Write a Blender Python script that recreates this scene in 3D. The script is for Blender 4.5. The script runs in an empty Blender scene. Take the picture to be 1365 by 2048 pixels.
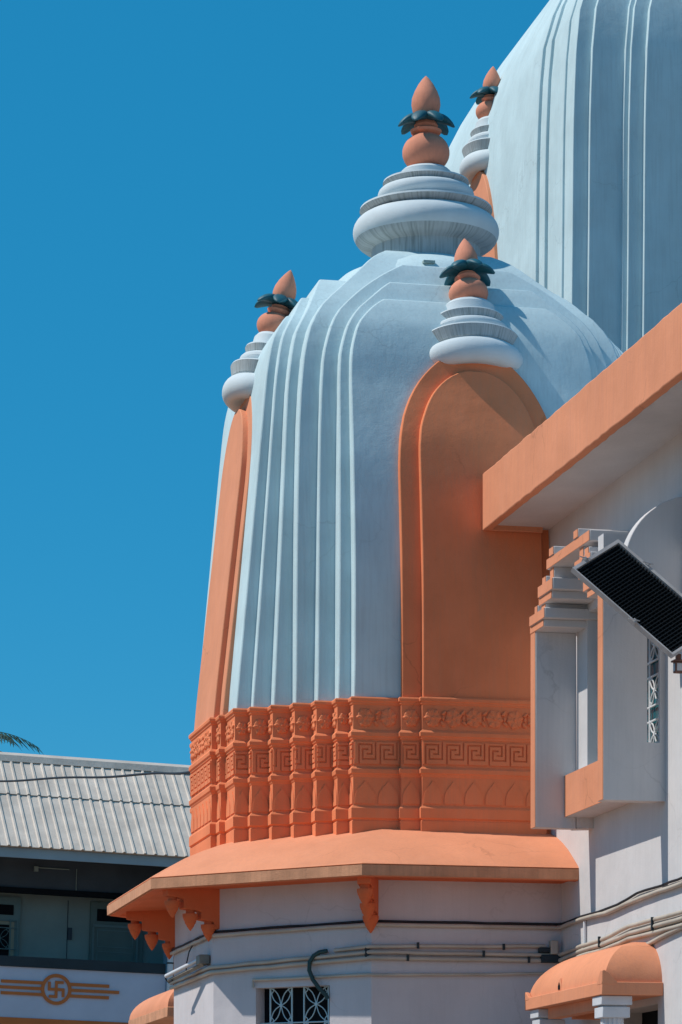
import bpy, bmesh, math, random
from mathutils import Vector, Matrix
random.seed(7)
S = bpy.context.scene
COL = S.collection
R = math.radians

# ------------------------------------------------------------------ camera, sky, sun, exposure
YAW = 12.185
cam_d = bpy.data.cameras.new('camera'); cam = bpy.data.objects.new('camera', cam_d); COL.objects.link(cam)
cam.location = (-7.931, -32.518, 1.6)
cam.rotation_euler = (R(90), 0, R(-YAW))
cam_d.sensor_fit = 'HORIZONTAL'; cam_d.sensor_width = 36
cam_d.lens = 36 * 6400 / 1365
cam_d.shift_y = 1361 / 1365
cam_d.clip_start = 0.1; cam_d.clip_end = 3000
S.camera = cam

SUN_EL, SUN_OFF = 54.0, 7.5          # elevation; degrees the sun stands behind the left side
w = bpy.data.worlds.new('World'); S.world = w; w.use_nodes = True
nt = w.node_tree; nt.nodes.clear()
out = nt.nodes.new('ShaderNodeOutputWorld'); bg = nt.nodes.new('ShaderNodeBackground')
sky = nt.nodes.new('ShaderNodeTexSky'); sky.sky_type = 'NISHITA'; sky.sun_disc = False
sky.sun_elevation = R(SUN_EL); sky.sun_rotation = R(-90 + SUN_OFF)
sky.altitude = 2000; sky.air_density = 1.0; sky.dust_density = 0.0; sky.ozone_density = 4.0
tint = nt.nodes.new('ShaderNodeMix'); tint.data_type = 'RGBA'; tint.blend_type = 'MULTIPLY'
tint.inputs[0].default_value = 1.0
tint.inputs[7].default_value = (0.78, 1.03, 0.95, 1)
hs = nt.nodes.new('ShaderNodeHueSaturation'); hs.inputs['Saturation'].default_value = 1.3
nt.links.new(sky.outputs[0], tint.inputs[6]); nt.links.new(tint.outputs[2], hs.inputs['Color'])
ev = nt.nodes.new('ShaderNodeMix'); ev.data_type = 'RGBA'; ev.inputs[0].default_value = 0.6
ev.inputs[7].default_value = (0.20, 2.2, 4.35, 1)
nt.links.new(hs.outputs[0], ev.inputs[6]); nt.links.new(ev.outputs[2], bg.inputs[0]); nt.links.new(bg.outputs[0], out.inputs[0])
bg.inputs[1].default_value = 0.13

sd = bpy.data.lights.new('sun', 'SUN'); sd.energy = 4.2; sd.angle = R(0.53); sd.color = (1.0, 0.93, 0.84)
sun = bpy.data.objects.new('sun', sd); COL.objects.link(sun)
sv = Vector((-math.cos(R(SUN_EL)) * math.cos(R(SUN_OFF)), math.cos(R(SUN_EL)) * math.sin(R(SUN_OFF)), math.sin(R(SUN_EL))))
sun.rotation_euler = sv.to_track_quat('Z', 'Y').to_euler(); sun.location = (-30, -10, 40)
S.view_settings.view_transform = 'Standard'; S.view_settings.look = 'None'
S.view_settings.exposure = -0.08; S.view_settings.gamma = 1.0

# ------------------------------------------------------------------ materials
def mat(name, col, rough=0.85, var=0.10, scale=1.6, bump=0.25, fine=70, speck=0.0, speck_col=None,
        streak=0.0, crack=0.0, polar=False, streak_col=(0.12, 0.14, 0.13), metal=0.0, undul=0.5, spec=0.3):
    m = bpy.data.materials.new(name); m.use_nodes = True
    t = m.node_tree; N = t.nodes; L = t.links
    b = N['Principled BSDF']; b.inputs['Roughness'].default_value = rough
    b.inputs['Metallic'].default_value = metal; b.inputs['Specular IOR Level'].default_value = spec
    tc = N.new('ShaderNodeTexCoord')
    n1 = N.new('ShaderNodeTexNoise'); n1.inputs['Scale'].default_value = scale; n1.inputs['Detail'].default_value = 6
    L.new(tc.outputs['Object'], n1.inputs['Vector'])
    mx = N.new('ShaderNodeMix'); mx.data_type = 'RGBA'
    lo = tuple(c * (1 - var) for c in col) + (1,); hi = tuple(min(1, c * (1 + var)) for c in col) + (1,)
    rp = N.new('ShaderNodeMapRange'); rp.inputs[1].default_value = 0.3; rp.inputs[2].default_value = 0.7
    L.new(n1.outputs[0], rp.inputs[0]); L.new(rp.outputs[0], mx.inputs[0])
    mx.inputs[6].default_value = lo; mx.inputs[7].default_value = hi
    last = mx.outputs[2]
    if speck > 0:
        n2 = N.new('ShaderNodeTexNoise'); n2.inputs['Scale'].default_value = 9; n2.inputs['Detail'].default_value = 10
        n2.inputs['Roughness'].default_value = 0.75
        L.new(tc.outputs['Object'], n2.inputs['Vector'])
        r2 = N.new('ShaderNodeMapRange'); r2.inputs[1].default_value = 0.60; r2.inputs[2].default_value = 0.72
        r2.inputs[4].default_value = speck
        L.new(n2.outputs[0], r2.inputs[0])
        m2 = N.new('ShaderNodeMix'); m2.data_type = 'RGBA'; L.new(r2.outputs[0], m2.inputs[0])
        L.new(last, m2.inputs[6]); m2.inputs[7].default_value = (speck_col or (0.2, 0.2, 0.18)) + (1,)
        last = m2.outputs[2]
    if streak > 0:
        mp = N.new('ShaderNodeMapping'); mp.inputs['Scale'].default_value = (38, 38, 1.6)
        L.new(tc.outputs['Object'], mp.inputs[0])
        if polar:      # drip marks run down a ring: angle round its own axis across, height along
            sx = N.new('ShaderNodeSeparateXYZ'); at = N.new('ShaderNodeMath'); at.operation = 'ARCTAN2'
            L.new(tc.outputs['Object'], sx.inputs[0]); L.new(sx.outputs[1], at.inputs[0]); L.new(sx.outputs[0], at.inputs[1])
            cb = N.new('ShaderNodeCombineXYZ'); L.new(at.outputs[0], cb.inputs[0]); L.new(sx.outputs[2], cb.inputs[2])
            mp.inputs['Scale'].default_value = (24, 1, 3); L.new(cb.outputs[0], mp.inputs[0])
        n3 = N.new('ShaderNodeTexNoise'); n3.inputs['Scale'].default_value = 1.0; n3.inputs['Detail'].default_value = 4
        L.new(mp.outputs[0], n3.inputs['Vector'])
        r3 = N.new('ShaderNodeMapRange'); r3.inputs[1].default_value = 0.46; r3.inputs[2].default_value = 0.68
        r3.inputs[4].default_value = streak
        L.new(n3.outputs[0], r3.inputs[0])
        m3 = N.new('ShaderNodeMix'); m3.data_type = 'RGBA'; L.new(r3.outputs[0], m3.inputs[0])
        L.new(last, m3.inputs[6]); m3.inputs[7].default_value = streak_col + (1,)
        last = m3.outputs[2]
    if crack > 0:
        wn = N.new('ShaderNodeTexNoise'); wn.inputs['Scale'].default_value = 5; wn.inputs['Detail'].default_value = 5
        L.new(tc.outputs['Object'], wn.inputs['Vector'])
        va = N.new('ShaderNodeVectorMath'); va.operation = 'MULTIPLY_ADD'; va.inputs[1].default_value = (.22, .22, .22)
        L.new(wn.outputs['Color'], va.inputs[0]); L.new(tc.outputs['Object'], va.inputs[2])
        vo = N.new('ShaderNodeTexVoronoi'); vo.feature = 'DISTANCE_TO_EDGE'; vo.inputs['Scale'].default_value = 1.1
        L.new(va.outputs[0], vo.inputs['Vector'])
        rc = N.new('ShaderNodeMapRange'); rc.inputs[1].default_value = 0.0; rc.inputs[2].default_value = 0.010; rc.inputs[3].default_value = 1; rc.inputs[4].default_value = 0
        L.new(vo.outputs['Distance'], rc.inputs[0])
        km = N.new('ShaderNodeTexNoise'); km.inputs['Scale'].default_value = 0.9; L.new(tc.outputs['Object'], km.inputs['Vector'])
        kr = N.new('ShaderNodeMapRange'); kr.inputs[1].default_value = 0.52; kr.inputs[2].default_value = 0.62; kr.inputs[4].default_value = crack
        L.new(km.outputs[0], kr.inputs[0])
        mm = N.new('ShaderNodeMath'); mm.operation = 'MULTIPLY'; L.new(rc.outputs[0], mm.inputs[0]); L.new(kr.outputs[0], mm.inputs[1])
        m6 = N.new('ShaderNodeMix'); m6.data_type = 'RGBA'; L.new(mm.outputs[0], m6.inputs[0]); L.new(last, m6.inputs[6])
        m6.inputs[7].default_value = tuple(c * 0.35 for c in col) + (1,); last = m6.outputs[2]
        # faded, patchy repainting: broad patches, slightly paler, longer than wide
        fm = N.new('ShaderNodeMapping'); fm.inputs['Scale'].default_value = (2.6, 2.6, 0.9); L.new(tc.outputs['Object'], fm.inputs[0])
        fn = N.new('ShaderNodeTexNoise'); fn.inputs['Scale'].default_value = 1.0; fn.inputs['Detail'].default_value = 8; fn.inputs['Roughness'].default_value = .65
        L.new(fm.outputs[0], fn.inputs['Vector'])
        fr_ = N.new('ShaderNodeMapRange'); fr_.inputs[1].default_value = 0.48; fr_.inputs[2].default_value = 0.70; fr_.inputs[4].default_value = 0.30
        L.new(fn.outputs[0], fr_.inputs[0])
        m7 = N.new('ShaderNodeMix'); m7.data_type = 'RGBA'; L.new(fr_.outputs[0], m7.inputs[0]); L.new(last, m7.inputs[6])
        m7.inputs[7].default_value = tuple(min(1, c * 1.12 + 0.04) for c in col) + (1,); last = m7.outputs[2]
    L.new(last, b.inputs['Base Color'])
    if bump > 0:
        n4 = N.new('ShaderNodeTexNoise'); n4.inputs['Scale'].default_value = fine; n4.inputs['Detail'].default_value = 4
        n5 = N.new('ShaderNodeTexNoise'); n5.inputs['Scale'].default_value = 3.5; n5.inputs['Detail'].default_value = 5
        L.new(tc.outputs['Object'], n4.inputs['Vector']); L.new(tc.outputs['Object'], n5.inputs['Vector'])
        b1 = N.new('ShaderNodeBump'); b1.inputs['Strength'].default_value = bump; b1.inputs['Distance'].default_value = 0.006
        b2 = N.new('ShaderNodeBump'); b2.inputs['Strength'].default_value = undul; b2.inputs['Distance'].default_value = 0.02
        L.new(n4.outputs[0], b1.inputs['Height']); L.new(n5.outputs[0], b2.inputs['Height'])
        L.new(b2.outputs[0], b1.inputs['Normal']); L.new(b1.outputs[0], b.inputs['Normal'])
    return m

BLUE = mat('pale_blue_plaster', (0.50, 0.645, 0.685), var=0.08, crack=0.22, speck=0.25, speck_col=(0.3, 0.36, 0.38), streak=0.28, streak_col=(0.38, 0.47, 0.50))
WHITE = mat('white_plaster', (0.60, 0.585, 0.59), var=0.05, crack=0.3, streak=0.15, streak_col=(0.42, 0.43, 0.44), speck=0.06, speck_col=(0.4, 0.42, 0.42))
WALLP = mat('lower_wall_plaster', (0.58, 0.55, 0.57), var=0.06, crack=0.2, speck=0.08, speck_col=(0.36, 0.36, 0.38), streak=0.08, streak_col=(0.4, 0.38, 0.38))
ORANGE = mat('orange_paint', (0.70, 0.28, 0.15), var=0.08, crack=0.35, streak=0.3, streak_col=(0.56, 0.23, 0.15), speck=0.22, speck_col=(0.5, 0.17, 0.08))
ORANGE_SHADE = mat('orange_paint_shade_tone', (0.78, 0.235, 0.10), var=0.10, crack=0.3, streak=0.25, streak_col=(0.62, 0.25, 0.13), speck=0.25, speck_col=(0.45, 0.12, 0.04))  # same orange paint, with the tone it has in shade put into the colour
POT = mat('pot_orange_paint', (0.68, 0.27, 0.17), var=0.12, streak=0.25, streak_col=(0.5, 0.2, 0.13), crack=0.4, speck=0.25, speck_col=(0.4, 0.15, 0.09), scale=5)
RING = mat('pedestal_white', (0.58, 0.65, 0.68), var=0.05, speck=0.10, speck_col=(0.36, 0.38, 0.38), scale=4)
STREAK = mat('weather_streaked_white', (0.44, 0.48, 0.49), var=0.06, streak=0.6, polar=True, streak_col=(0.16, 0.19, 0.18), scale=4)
TEAL = mat('dark_teal_paint', (0.006, 0.10, 0.14), rough=0.55, var=0.25, scale=8, bump=0.15, spec=0.5)
BRK = mat('bracket_orange_soffit_shade', (0.66, 0.145, 0.05), var=0.10, speck=0.25, speck_col=(0.42, 0.10, 0.04), crack=0.2)  # bracket paint; on the eave soffit it doubles as painted shade
EDGE = mat('weathered_edge', (0.62, 0.30, 0.17), var=0.18, scale=5, speck=0.5, speck_col=(0.30, 0.16, 0.10), streak=0.25, streak_col=(0.33, 0.17, 0.10), bump=0.5)
COND = mat('cream_conduit', (0.46, 0.42, 0.36), rough=0.5, var=0.15, scale=3, speck=0.3, speck_col=(0.25, 0.22, 0.18), bump=0.1)
WPIPE = mat('white_pipe', (0.66, 0.68, 0.70), rough=0.45, var=0.05, bump=0.05)
BLACKC = mat('black_cable', (0.02, 0.022, 0.028), rough=0.6, var=0.1, bump=0)
DKTAPE = mat('dark_fitting', (0.02, 0.035, 0.045), rough=0.6, var=0.2, bump=0.1)
HOSE = mat('green_hose', (0.02, 0.06, 0.065), rough=0.5, var=0.15, bump=0.1)
IRON = mat('painted_iron', (0.45, 0.62, 0.68), rough=0.5, var=0.08, bump=0.05)
DARK = mat('dark_interior', (0.006, 0.008, 0.011), rough=0.7, var=0.2, bump=0, spec=0.1)
GLASS = mat('teal_glass', (0.02, 0.12, 0.15), rough=0.15, var=0.4, scale=3, bump=0.02, spec=0.6)
ROOFM = mat('roof_sheet', (0.60, 0.53, 0.46), rough=0.6, var=0.15, scale=2.2, streak=0.2, streak_col=(0.36, 0.27, 0.22), speck=0.35, speck_col=(0.34, 0.27, 0.23), bump=0.1)
FASC = mat('blue_grey_board', (0.30, 0.38, 0.42), rough=0.7, var=0.08)
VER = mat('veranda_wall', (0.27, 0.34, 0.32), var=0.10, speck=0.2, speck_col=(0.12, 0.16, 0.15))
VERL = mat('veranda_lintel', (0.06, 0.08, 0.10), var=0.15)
DOORM = mat('grey_green_door', (0.13, 0.19, 0.18), rough=0.6, var=0.12)
FRAMEG = mat('green_window_frame', (0.16, 0.24, 0.24), rough=0.6, var=0.12)
CURT = mat('cream_shutter', (0.34, 0.33, 0.25), rough=0.8, var=0.1)
PARA = mat('parapet_paint', (0.50, 0.55, 0.66), var=0.06, speck=0.06, speck_col=(0.35, 0.38, 0.42))
EMB = mat('emblem_orange', (0.55, 0.17, 0.05), var=0.08)
STEEL = mat('weathered_metal', (0.42, 0.43, 0.45), rough=0.45, var=0.2, scale=6, speck=0.35, speck_col=(0.30, 0.16, 0.12), metal=0.3, bump=0.1)
RUST = mat('rusty_iron', (0.17, 0.09, 0.07), rough=0.8, var=0.3, scale=12)
BLK = mat('black_grille', (0.003, 0.006, 0.009), rough=0.7, var=0.2, bump=0.0, spec=0.1)
SLAT = mat('slat_edge', (0.004, 0.009, 0.014), rough=0.7, var=0.2, bump=0.0, spec=0.15)
STONE = mat('white_column_plaster', (0.58, 0.60, 0.64), var=0.07, speck=0.15, speck_col=(0.35, 0.35, 0.36), scale=5)
LEAF = mat('palm_leaf', (0.02, 0.06, 0.045), rough=0.5, var=0.35, scale=3, bump=0.1)
TRUNK = mat('palm_trunk', (0.14, 0.11, 0.08), var=0.2, scale=6)
GROUND = mat('dusty_paving', (0.27, 0.185, 0.13), var=0.12, scale=0.4, speck=0.2, speck_col=(0.25, 0.2, 0.16))
TUBEM = mat('frosted_tube', (0.66, 0.68, 0.72), rough=0.3, var=0.02, bump=0)
FIT = mat('aged_fitting', (0.22, 0.20, 0.17), rough=0.6, var=0.2, scale=10)

# ------------------------------------------------------------------ mesh helpers
class MB:
    def __init__(s): s.v = []; s.f = []; s.m = []
    def add(s, vs, fs, mi=0):
        o = len(s.v); s.v += [tuple(p) for p in vs]; s.f += [tuple(i + o for i in f) for f in fs]; s.m += [mi] * len(fs); return s
    def box(s, x0, x1, y0, y1, z0, z1, mi=0):
        vs = [(x, y, z) for z in (z0, z1) for y in (y0, y1) for x in (x0, x1)]
        return s.add(vs, [(0, 2, 3, 1), (4, 5, 7, 6), (0, 1, 5, 4), (2, 6, 7, 3), (0, 4, 6, 2), (1, 3, 7, 5)], mi)
    def loft(s, rings, cap0=True, cap1=True, mi=0, mis=None):
        n = len(rings[0]); o = len(s.v)
        for r in rings: s.v += [tuple(p) for p in r]
        for k in range(len(rings) - 1):
            for i in range(n):
                j = (i + 1) % n
                s.f.append((o + k * n + i, o + k * n + j, o + (k + 1) * n + j, o + (k + 1) * n + i)); s.m.append(mis[k] if mis else mi)
        if cap0: s.f.append(tuple(o + i for i in reversed(range(n)))); s.m.append(mi)
        if cap1: s.f.append(tuple(o + (len(rings) - 1) * n + i for i in range(n))); s.m.append(mi)
        return s
    def lathe(s, prof, c=(0, 0, 0), n=48, mis=None, mi=0, half=False):
        rings = [[(c[0] + r * math.cos(2 * math.pi * i / n), c[1] + r * math.sin(2 * math.pi * i / n), c[2] + z) for i in range(n)] for r, z in prof]
        return s.loft(rings, mi=mi, mis=mis)
    def tube(s, path, r, n=8, mi=0):
        P = [Vector(p) for p in path]; rings = []
        up = Vector((0, 0, 1))
        for i, p in enumerate(P):
            d = (P[min(i + 1, len(P) - 1)] - P[max(i - 1, 0)]).normalized()
            if i == 0:
                u = up if abs(d.dot(up)) < 0.95 else Vector((1, 0, 0))
                a = d.cross(u).normalized()
            else: a = (a - d * a.dot(d)).normalized()
            b = a.cross(d).normalized()
            rr = r[i] if isinstance(r, (list, tuple)) else r
            rings.append([p + a * rr * math.cos(2 * math.pi * k / n) + b * rr * math.sin(2 * math.pi * k / n) for k in range(n)])
        return s.loft(rings, mi=mi)
    def prism(s, pts, axis, t0, t1, mi=0):
        # pts in the plane; axis 'x': (y,z), 'y': (x,z), 'z': (x,y)
        def P(p, t): return (t, p[0], p[1]) if axis == 'x' else ((p[0], t, p[1]) if axis == 'y' else (p[0], p[1], t))
        return s.loft([[P(p, t0) for p in pts], [P(p, t1) for p in pts]], mi=mi)
    def xf(s, M, start=0):
        for i in range(start, len(s.v)): s.v[i] = tuple(M @ Vector(s.v[i]))
        return s
    def build(s, name, mats, parent=None, sharp=35, bevel=0, loc=None, jit=0):
        me = bpy.data.meshes.new(name); me.from_pydata(s.v, [], s.f)
        for m in (mats if isinstance(mats, (list, tuple)) else [mats]): me.materials.append(m)
        me.polygons.foreach_set('material_index', s.m); me.update()
        bm = bmesh.new(); bm.from_mesh(me)
        bmesh.ops.remove_doubles(bm, verts=bm.verts, dist=1e-5)
        bmesh.ops.recalc_face_normals(bm, faces=bm.faces)
        for f in bm.faces: f.smooth = True
        for e in bm.edges:
            e.smooth = not (len(e.link_faces) != 2 or e.calc_face_angle(0) > R(sharp))
        bm.to_mesh(me); bm.free()
        o = bpy.data.objects.new(name, me); COL.objects.link(o)
        if loc: o.location = loc
        if parent: o.parent = parent
        if bevel:
            b = o.modifiers.new('bevel', 'BEVEL'); b.width = bevel; b.segments = 2; b.limit_method = 'ANGLE'; b.angle_limit = R(40)
            b.harden_normals = False
        return o

def tag(o, label, cat, group=None, kind=None):
    if label: o['label'] = label
    if cat: o['category'] = cat
    if group: o['group'] = group
    if kind: o['kind'] = kind
    return o
def thing(name, label, cat, loc=(0, 0, 0), rot=(0, 0, 0), group=None):
    o = bpy.data.objects.new(name, None); COL.objects.link(o); o.location = loc; o.rotation_euler = rot
    o.empty_display_size = 0.2
    return tag(o, label, cat, group)

def curve(pts):
    xs = [p[0] for p in pts]; ys = [p[1] for p in pts]; n = len(xs)
    d = [(ys[i + 1] - ys[i]) / (xs[i + 1] - xs[i]) for i in range(n - 1)]
    m = [d[0]] + [0 if d[i - 1] * d[i] <= 0 else 2 * d[i - 1] * d[i] / (d[i - 1] + d[i]) for i in range(1, n - 1)] + [d[-1] * 1.2]
    def f(x):
        if x <= xs[0]: return ys[0]
        if x >= xs[-1]: return ys[-1]
        i = max(k for k in range(n) if xs[k] <= x); i = min(i, n - 2)
        h = xs[i + 1] - xs[i]; t = (x - xs[i]) / h
        return ((2 * t**3 - 3 * t * t + 1) * ys[i] + (t**3 - 2 * t * t + t) * h * m[i] + (-2 * t**3 + 3 * t * t) * ys[i + 1] + (t**3 - t * t) * h * m[i + 1])
    return f
H0 = 1.6
def levels(z0, z1, n, dense_from=None):
    zs = [z0 + (z1 - z0) * i / n for i in range(n + 1)]
    if dense_from and dense_from < z1:
        k = max(4, int((dense_from - z0) / 0.35)); zs = [z0 + (dense_from - z0) * i / k for i in range(k)]
        q = 16
        zs += [dense_from + (z1 - dense_from) * (1 - (1 - i / q) ** 1.6) for i in range(q + 1)]
    return zs
def slab(mb, fA, fB, z0, z1, dense, mi=0, c=(0, 0)):
    rings = []
    for z in levels(z0, z1, 12, dense):
        A, B = max(fA(z), 0.01), max(fB(z), 0.01)
        rings.append([(c[0] - A, c[1] - B, z + H0), (c[0] + A, c[1] - B, z + H0), (c[0] + A, c[1] + B, z + H0), (c[0] - A, c[1] + B, z + H0)])
    mb.loft(rings, mi=mi)

# ------------------------------------------------------------------ ground
g = MB(); g.add([(-1500, -1500, 0), (1500, -1500, 0), (1500, 1500, 0), (-1500, 1500, 0)], [(0, 1, 2, 3)])
go = g.build('ground', GROUND); tag(go, 'dusty paved ground around the temple', 'ground', kind='structure')

# ------------------------------------------------------------------ finials
def make_finial(parent, M, prof, mis, pot, collar, bud, petals, sway=0.0, nm='finial', squash=1.0):
    """prof: pedestal rings; the pot, the petal collar and the bud are sub-parts"""
    mb = MB(); mb.lathe(prof, n=64, mis=mis); mb.xf(Matrix.Diagonal((1 if squash == 1 else 1.09, squash, 1, 1)))
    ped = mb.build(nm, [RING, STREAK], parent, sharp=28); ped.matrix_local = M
    mb = MB(); mb.lathe(pot, n=40); mb.build('pot', POT, ped, sharp=32)
    mb = MB()
    r0, zc, r1, wd, drop = petals
    mb.lathe([(0.01, zc - wd * 0.35), (r0 * 0.9, zc - wd * 0.35), (r0 * 1.15, zc), (r0 * 0.9, zc + wd * 0.35), (0.01, zc + wd * 0.35)], n=24)
    for k in range(7):
        a = 2 * math.pi * (k + 0.35) / 7 + sway
        rings = []
        for i in range(13):
            q = i / 12; rr = r0 * 0.6 + (r1 - r0 * 0.6) * q
            zz = zc + wd * 0.25 * math.sin(q * 2.2) - drop * q ** 2.0
            ww = wd * 1.25 * (max(0.0, 1 - (2 * q - 0.75) ** 2 / 1.57) ** 0.5) + 0.003; th = ww * 0.55
            ring = []
            for j in range(12):
                b = 2 * math.pi * j / 12
                x, y, z = rr, ww * math.cos(b), zz + th * math.sin(b)
                ring.append((x * math.cos(a) - y * math.sin(a), x * math.sin(a) + y * math.cos(a), z))
            rings.append(ring)
        mb.loft(rings)
    mb.build('petal_collar', TEAL, ped, sharp=60)
    mb = MB(); mb.lathe(bud, n=32); mb.build('bud', POT, ped, sharp=60)
    return ped
def arc(rc, zc, rr, rz, a0, a1, n):
    return [(rc + rr * math.cos(R(a0 + (a1 - a0) * i / n)), zc + rz * math.sin(R(a0 + (a1 - a0) * i / n))) for i in range(n + 1)]
def finial_profiles(kind):
    if kind == 'main':     # heights above camera level
        prof = [(0.57, 9.60), (0.57, 9.84)] + arc(0.575, 10.03, 0.19, 0.175, -85, 78, 12) + \
               [(0.615, 10.19), (0.615, 10.195), (0.655, 10.215), (0.695, 10.255), (0.69, 10.275), (0.50, 10.33)] + \
               arc(0.43, 10.415, 0.075, 0.075, -60, 80, 6) + [(0.40, 10.49), (0.41, 10.50), (0.452, 10.545), (0.447, 10.562), (0.30, 10.60)] + \
               [(0.262, 10.62), (0.262, 10.665), (0.235, 10.69), (0.02, 10.70)]
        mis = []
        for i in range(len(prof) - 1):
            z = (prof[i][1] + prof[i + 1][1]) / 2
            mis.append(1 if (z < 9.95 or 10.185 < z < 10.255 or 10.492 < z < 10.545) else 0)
        pot = [(0.19, 10.69)] + arc(0.0, 10.87, 0.248, 0.205, -52, 62, 12) + [(0.115, 11.055), (0.155, 11.075), (0.165, 11.10), (0.115, 11.125), (0.125, 11.155), (0.10, 11.20), (0.02, 11.2)]
        bud = [(0.02, 11.18), (0.10, 11.20), (0.135, 11.28), (0.152, 11.37), (0.146, 11.44), (0.120, 11.51), (0.080, 11.585), (0.040, 11.64), (0.006, 11.675)]
        pet = (0.13, 11.225, 0.305, 0.066, 0.11)
    else:                  # small finial, own axis from 0 (bottom of its ring) to 1.52
        prof = [(0.02, 0.0), (0.20, 0.0)] + arc(0.33, 0.10, 0.135, 0.13, -100, 80, 12) + \
               [(0.37, 0.235), (0.385, 0.24), (0.41, 0.29), (0.437, 0.345), (0.43, 0.36), (0.33, 0.375)] + arc(0.285, 0.435, 0.065, 0.055, -60, 80, 5) + \
               [(0.27, 0.505), (0.28, 0.51), (0.315, 0.57), (0.31, 0.585), (0.25, 0.60), (0.238, 0.61), (0.235, 0.70), (0.205, 0.735), (0.02, 0.745)]
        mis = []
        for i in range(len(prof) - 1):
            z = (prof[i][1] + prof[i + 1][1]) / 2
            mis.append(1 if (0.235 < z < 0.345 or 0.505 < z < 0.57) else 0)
        pot = [(0.15, 0.73)] + arc(0.0, 0.86, 0.198, 0.145, -50, 58, 10) + [(0.095, 0.985), (0.122, 1.005), (0.13, 1.025), (0.09, 1.045), (0.095, 1.07), (0.02, 1.08)]
        bud = [(0.02, 1.10), (0.09, 1.11), (0.115, 1.17), (0.122, 1.22), (0.114, 1.28), (0.09, 1.345), (0.055, 1.41), (0.025, 1.455), (0.004, 1.48)]
        pet = (0.105, 1.12, 0.285, 0.062, 0.095)
    return prof, mis, pot, bud, pet

# ------------------------------------------------------------------ the stepped front tower
tower = thing('temple_tower', 'pale blue ribbed temple tower with orange arched panels and a ring-stacked finial on top', 'tower', (0, 0, 0))
e = [curve(p) for p in (
    [(4.78, 1.265), (6.1, 1.255), (7.5, 1.245), (8.17, 1.225), (8.5, 1.15), (8.71, 1.0), (8.85, .829)],
    [(4.78, 1.39), (7.5, 1.345), (8.17, 1.32), (8.5, 1.24), (8.71, 1.12), (8.85, .98), (9.07, .73)],
    [(4.78, 1.56), (7.5, 1.51), (8.17, 1.47), (8.5, 1.39), (8.71, 1.29), (8.85, 1.17), (9.07, .93), (9.32, .549)],
    [(4.78, 1.74), (6.1, 1.73), (7.54, 1.70), (8.17, 1.65), (8.5, 1.58), (8.71, 1.485), (8.85, 1.39), (9.07, 1.18), (9.32, .94), (9.52, .75), (9.60, .65), (9.66, .55)],
    [(4.78, 1.925), (6.1, 1.862), (7.3, 1.805), (7.83, 1.78), (8.17, 1.745), (8.5, 1.68), (8.85, 1.50), (9.07, 1.39), (9.32, 1.25)],
    [(4.78, 2.105), (6.1, 2.008), (7.3, 1.919), (7.83, 1.88), (8.17, 1.845), (8.5, 1.78), (8.85, 1.60), (9.07, 1.477)],
    [(4.78, 2.25), (6.1, 2.127), (7.3, 2.015), (7.83, 1.965), (8.17, 1.93), (8.5, 1.86), (8.71, 1.75), (8.85, 1.646)])]
extra = curve([(4.78, 0.0), (6.3, 0.10), (7.3, 0.085), (8.1, 0.0), (9, 0)])
b = MB()
slab(b, e[0], lambda z: e[6](z) + extra(z), 4.7, 8.85, 7.9)
slab(b, lambda z: e[6](z) + 0.003, lambda z: e[0](z) + 0.003, 4.7, 8.85, 7.9)
slab(b, e[1], lambda z: e[5](z) + extra(z) * 0.6, 4.7, 9.07, 7.9); slab(b, lambda z: e[5](z) + .003, lambda z: e[1](z) + .003, 4.7, 9.07, 7.9)
slab(b, e[2], e[4], 4.7, 9.32, 7.9); slab(b, lambda z: e[4](z) + .003, lambda z: e[2](z) + .003, 4.7, 9.32, 7.9)
slab(b, e[3], e[3], 4.7, 9.66, 7.9)
b.build('dome_body', BLUE, tower, sharp=24, bevel=0.014)
b = MB(); b.lathe([(1.08, 9.20), (1.06, 9.32), (1.0, 9.42), (0.90, 9.51), (0.74, 9.59), (0.55, 9.67)], c=(0, 0, H0), n=72)
dc = b.build('dome_cap', BLUE, tower, sharp=50)
b = MB(); b.box(-.27, -.15, -1.012, -.85, 9.425 + H0, 9.45 + H0); b.build('drain_slot', VER, dc)

hw_o = curve([(4.7, .80), (7.0, .80), (7.3, .785), (7.55, .745), (7.75, .675), (7.95, .565), (8.1, .44), (8.2, .32), (8.27, .18), (8.3, .06)])
hw_i = curve([(4.7, .605), (7.2, .605), (7.45, .585), (7.62, .535), (7.78, .465), (7.92, .36), (8.02, .23), (8.06, .13), (8.075, .05)])
def arch_panel(parent, rotk, fE, ztop_o, ho, hi, ztop_i, name='arched_panel', matl=None, z0=4.7, dense_o=7.0, c=(0, 0), off=(0.06, 0.12), s=1.0):
    b = MB()
    for h, o_, zt, dn in ((ho, off[0], ztop_o, dense_o), (hi, off[1], ztop_i, dense_o + 0.1)):
        rings = []
        for z in levels(z0, zt, 12, dn):
            A = h(z); B = fE(z) + o_
            rings.append([(-A, -B, z + H0), (A, -B, z + H0), (A, -B + 0.8, z + H0), (-A, -B + 0.8, z + H0)])
        b.loft(rings)
    b.xf(Matrix.Translation((c[0], c[1], 0)) @ Matrix.Rotation(R(90 * rotk), 4, 'Z'))
    return b.build(name, matl or ORANGE, parent, sharp=24, bevel=0.010)
arch_panel(tower, 0, lambda z: e[6](z) + extra(z), 8.3, hw_o, hw_i, 8.075, matl=ORANGE_SHADE)  # front panel, turned from the sun, gets the orange's shaded copy
arch_panel(tower, 3, lambda z: e[6](z) - .048 * max(0, min(1, (z - 4.8) / 2.5)), 8.3, hw_o, hw_i, 8.075)

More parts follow.
